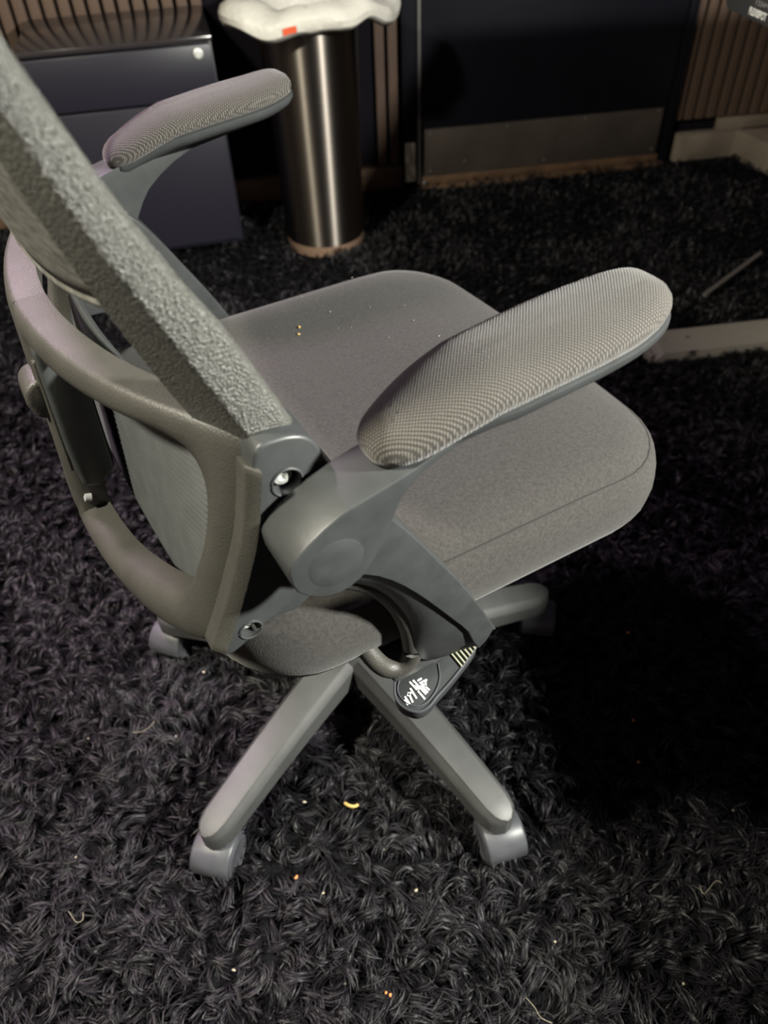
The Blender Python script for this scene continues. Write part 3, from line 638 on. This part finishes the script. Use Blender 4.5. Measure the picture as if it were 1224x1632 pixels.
# ------------------------------------------------------------------ shag rug: leaning locks of fibre
def shag():
    specs = []
    def field(x, y):
        return (np.sin(x*9.1+1.3*np.sin(y*7.3))+np.sin(y*11.7+x*5.1+2.0)+0.7*np.sin(x*23+y*17+0.5))*1.25
    def region(x0, x1, y0, y1, pitch, fibres, rows, wid, keep=None, spread=0.0045, size=1.0):
        gx, gy = np.meshgrid(np.arange(x0, x1, pitch), np.arange(y0, y1, pitch))
        x = gx.ravel()+rng.uniform(-.7, .7, gx.size)*pitch; y = gy.ravel()+rng.uniform(-.7, .7, gx.size)*pitch
        if keep is not None: m = keep(x, y); x, y = x[m], y[m]
        n = len(x); th = field(x, y)+rng.normal(0, 0.9, n)
        ln = rng.uniform(0.022, 0.050, n)*size; lean = rng.uniform(0.7, 1.3, n); curl = rng.normal(0, 1.5, n)
        hgt = rng.uniform(0.008, 0.024, n)*(1+0.4*np.sin(x*31+y*13)*np.sin(y*27-x*9)); tone = np.clip(rng.beta(1.6, 2.6, n), 0, 1); tw0 = rng.uniform(-.7, .7, n)
        for f in range(fibres):
            t = np.linspace(0, 1, rows)[None, :]
            th2 = (th+rng.normal(0, 0.10, n))[:, None]+(curl+rng.normal(0, 0.22, n))[:, None]*t
            step = (ln*rng.uniform(.8, 1.08, n))[:, None]/(rows-1)
            cl = np.minimum(1, 0.35+t*lean[:, None])
            dx = np.cumsum(np.cos(th2)*step*cl, 1); dy = np.cumsum(np.sin(th2)*step*cl, 1)
            sp = spread*(1-0.72*t**0.8)
            px = x[:, None]+rng.normal(0, 1, n)[:, None]*sp+dx; py = y[:, None]+rng.normal(0, 1, n)[:, None]*sp+dy
            pz = (hgt*rng.uniform(.85, 1.12, n))[:, None]*np.sin(np.minimum(t*1.15, 1)*np.pi*0.66)+rng.normal(0, .0010, n)[:, None]*t
            pz = np.maximum(pz, 0.0004)
            hw2 = wid*rng.uniform(.6, 1.2, n)[:, None]*(1-0.8*t**2.5)
            tw = (tw0+rng.normal(0, .4, n))[:, None]+rng.normal(0, .5, n)[:, None]*t
            nx, ny = -np.sin(th2), np.cos(th2)
            ox, oy, oz = nx*hw2*np.cos(tw), ny*hw2*np.cos(tw), hw2*np.sin(tw)
            V = np.stack([np.stack([px-ox, py-oy, pz-oz], -1), np.stack([px+ox, py+oy, pz+oz], -1)], 2)   # n,rows,2,3
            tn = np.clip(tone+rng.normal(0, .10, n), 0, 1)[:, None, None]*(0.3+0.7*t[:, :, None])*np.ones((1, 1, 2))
            specs.append((V.reshape(-1, 3), tn.reshape(-1), n, rows))
    vis = lambda x, y: (np.abs(x) < 0.30+0.62*y+0.10)
    region(-1.05, 1.05, 0.08, 0.80, 0.0125, 11, 6, 0.0010, vis)
    region(-1.15, 1.15, 0.80, 1.45, 0.0135, 7, 5, 0.0013, vis, 0.0045, 0.85)
    region(-1.50, 1.50, 1.45, 2.20, 0.0130, 4, 4, 0.0014, None, 0.0045, 0.6)
    wl = lambda x, y: y < 2.395+0.139*x
    region(-1.30, 1.55, 2.20, 2.60, 0.0140, 4, 4, 0.0014, wl, 0.0045, 0.6)
    nv = sum(len(s[0]) for s in specs); V = np.concatenate([s[0] for s in specs]); T = np.concatenate([s[1] for s in specs])
    # keep the pile on the room side of the back wall
    faces = []; base = 0
    for v, t, n, rows in specs:
        i = np.arange(n)[:, None]*(rows*2)+np.arange(rows-1)[None, :]*2+base
        faces.append(np.stack([i, i+1, i+3, i+2], -1).reshape(-1, 4)); base += n*rows*2
    F = np.concatenate(faces).astype(np.int32)
    me = bpy.data.meshes.new('rug_pile'); me.vertices.add(nv); me.vertices.foreach_set('co', V.astype(np.float32).ravel())
    me.loops.add(F.size); me.loops.foreach_set('vertex_index', F.ravel()); me.polygons.add(len(F))
    me.polygons.foreach_set('loop_start', np.arange(0, F.size, 4, dtype=np.int32))
    at = me.attributes.new('tone', 'FLOAT', 'POINT'); at.data.foreach_set('value', T.astype(np.float32))
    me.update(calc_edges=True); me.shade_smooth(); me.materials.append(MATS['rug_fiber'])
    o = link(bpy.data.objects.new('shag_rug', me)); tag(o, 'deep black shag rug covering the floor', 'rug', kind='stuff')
    print('rug quads', len(F))
shag()

# ------------------------------------------------------------------ crumbs
def crumb(name, loc, size, m, label, group, elong=1.0):
    bm = bmesh.new(); bmesh.ops.create_icosphere(bm, subdivisions=1, radius=size)
    for v in bm.verts: v.co = Vector((v.co.x*elong, v.co.y, v.co.z*0.7))*random.uniform(0.75, 1.2)
    o = finish(name, bm, m, smooth=0); o.location = loc; o.rotation_euler = (random.uniform(-.4, .4), random.uniform(-.4, .4), random.uniform(0, 3))
    tag(o, label, 'crumb', group); return o

PALE = [(-0.2988, 0.5385, 'pale crumb on the rug left of the left chair leg, below the short hair'), (-0.1183, 0.4371, 'pale crumb on the rug right of the left chair leg, left of the straw bit'),
        (-0.0189, 0.3728, 'pale crumb on the rug midway between the two front casters'), (-0.0655, 0.2322, 'pale crumb on the rug at the bottom centre, left of the touching orange crumbs'),
        (-0.0916, 0.3263, 'pale crumb on the rug just below the orange crumb beside the left caster'), (-0.3955, 0.3809, 'pale crumb on the rug at far left, level with the left caster'),
        (-0.4196, 0.5409, 'pale crumb on the rug at far left, level with the short hair'), (0.1677, 0.2636, 'pale crumb on the rug straight below the right caster'),
        (0.296, 0.2176, 'pale crumb on the rug in the lower right corner'), (0.0169, 0.3243, 'pale crumb on the rug to the lower left of the right caster'),
        (-0.1881, 0.2504, 'pale crumb on the rug below the left caster, near the bottom edge'), (-0.275, 0.6404, 'pale crumb on the rug below the rear caster under the back shell'),
        (0.4161, 0.4012, 'lone pale crumb on the dark rug at the right edge')]
for x, y, lb in PALE:
    crumb('crumb', (x, y, 0.020), random.uniform(0.0011, 0.0019), 'crumb_pale', lb, 'pale crumbs scattered over the rug', random.uniform(1, 1.6))
ORANGE = [(-0.1241, 0.3453, 'orange crumb on the rug just right of the left caster'), (-0.0171, 0.2197, 'right one of two touching orange crumbs on the rug at the bottom'),
          (-0.0217, 0.2222, 'left one of two touching orange crumbs on the rug at the bottom'), (0.3262, 0.5302, 'orange crumb on the dark rug right of the chair, middle of three'),
          (0.3567, 0.6757, 'orange crumb on the dark rug right of the chair, topmost of three'), (0.3167, 0.4703, 'orange crumb on the dark rug right of the chair, lowest of three')]
for x, y, lb in ORANGE:
    crumb('crumb', (x, y, 0.020), random.uniform(0.0016, 0.0022), 'crumb_orange', lb, 'orange crumbs scattered over the rug', random.uniform(1, 1.4))
bm = bmesh.new(); tube(bm, cat([(-0.009, 0.004, 0), (-0.004, 0.0, 0.001), (0.003, -0.002, 0.001), (0.009, 0.0005, 0)], 4), [0.0012]+[0.0021]*11+[0.0010], 8)
o = finish('straw_bit', bm, 'crumb_gold'); o.location = (-0.0582, 0.4284, 0.023)
tag(o, 'curved yellowish straw bit on the rug between the two front chair legs', 'crumb')
def seat_top(x, y): return 0.5195-0.010*max(0, 1-(x+0.04)**2/0.03)*max(0, 1-y*y/0.035)-0.012*max(0, (x-0.12)/0.15)**2
SM = Matrix.Translation((CX, CY, 0)) @ Matrix.Rotation(PSI, 4, 'Z')
for x, y, lb in [(0.035, 0.137, 'upper of two yellow crumbs on the seat near the backrest'), (0.0287, 0.1254, 'lower of two yellow crumbs on the seat near the backrest')]:
    crumb('crumb', SM @ Vector((x, y, seat_top(x, y)+0.0008)), 0.0016, 'crumb_gold', lb, 'pair of yellow crumbs on the seat', 1.2)
for x, y in [(0.071, 0.112), (0.120, 0.128), (0.136, 0.200), (0.107, 0.062), (0.076, 0.176), (0.078, 0.146), (0.155, 0.109), (0.146, 0.075), (0.152, 0.033), (0.083, 0.104), (0.065, 0.192)]:
    crumb('lint_speck', SM @ Vector((x, y, seat_top(x, y)+0.0004)), random.uniform(0.0004, 0.0007), 'crumb_pale', 'tiny pale lint speck on the dark seat fabric', 'lint specks on the seat', random.uniform(1, 2.2))
bm = bmesh.new(); tube(bm, cat([(-0.3574, 0.5436, 0.026), (-0.3439, 0.5448, 0.026), (-0.3349, 0.552, 0.026), (-0.3311, 0.5595, 0.026)], 6), 0.00026, 5); tag(finish('loose_hair', bm, 'crumb_pale'), 'short pale hair on the rug left of the left chair leg', 'hair')
bm = bmesh.new(); tube(bm, cat([(-0.3852, 0.3168, 0.026), (-0.3734, 0.305, 0.026), (-0.3668, 0.3073, 0.026), (-0.368, 0.3148, 0.026)], 6), 0.00026, 5); tag(finish('loose_hair', bm, 'crumb_pale'), 'small curled pale hair on the rug in the lower left', 'hair')
bm = bmesh.new(); tube(bm, cat([(0.1259, 0.2104, 0.026), (0.1335, 0.201, 0.026), (0.1384, 0.1918, 0.026), (0.1492, 0.1864, 0.026)], 6), 0.00026, 5); tag(finish('loose_hair', bm, 'crumb_pale'), 'long pale hair on the rug at the bottom edge right of centre', 'hair')
bm = bmesh.new(); tube(bm, cat([(0.3435, 0.3131, 0.026), (0.3456, 0.3041, 0.026), (0.363, 0.3171, 0.026), (0.3694, 0.3147, 0.026)], 6), 0.00026, 5); tag(finish('loose_hair', bm, 'crumb_pale'), 'faint pale hair on the rug right of the right caster', 'hair')
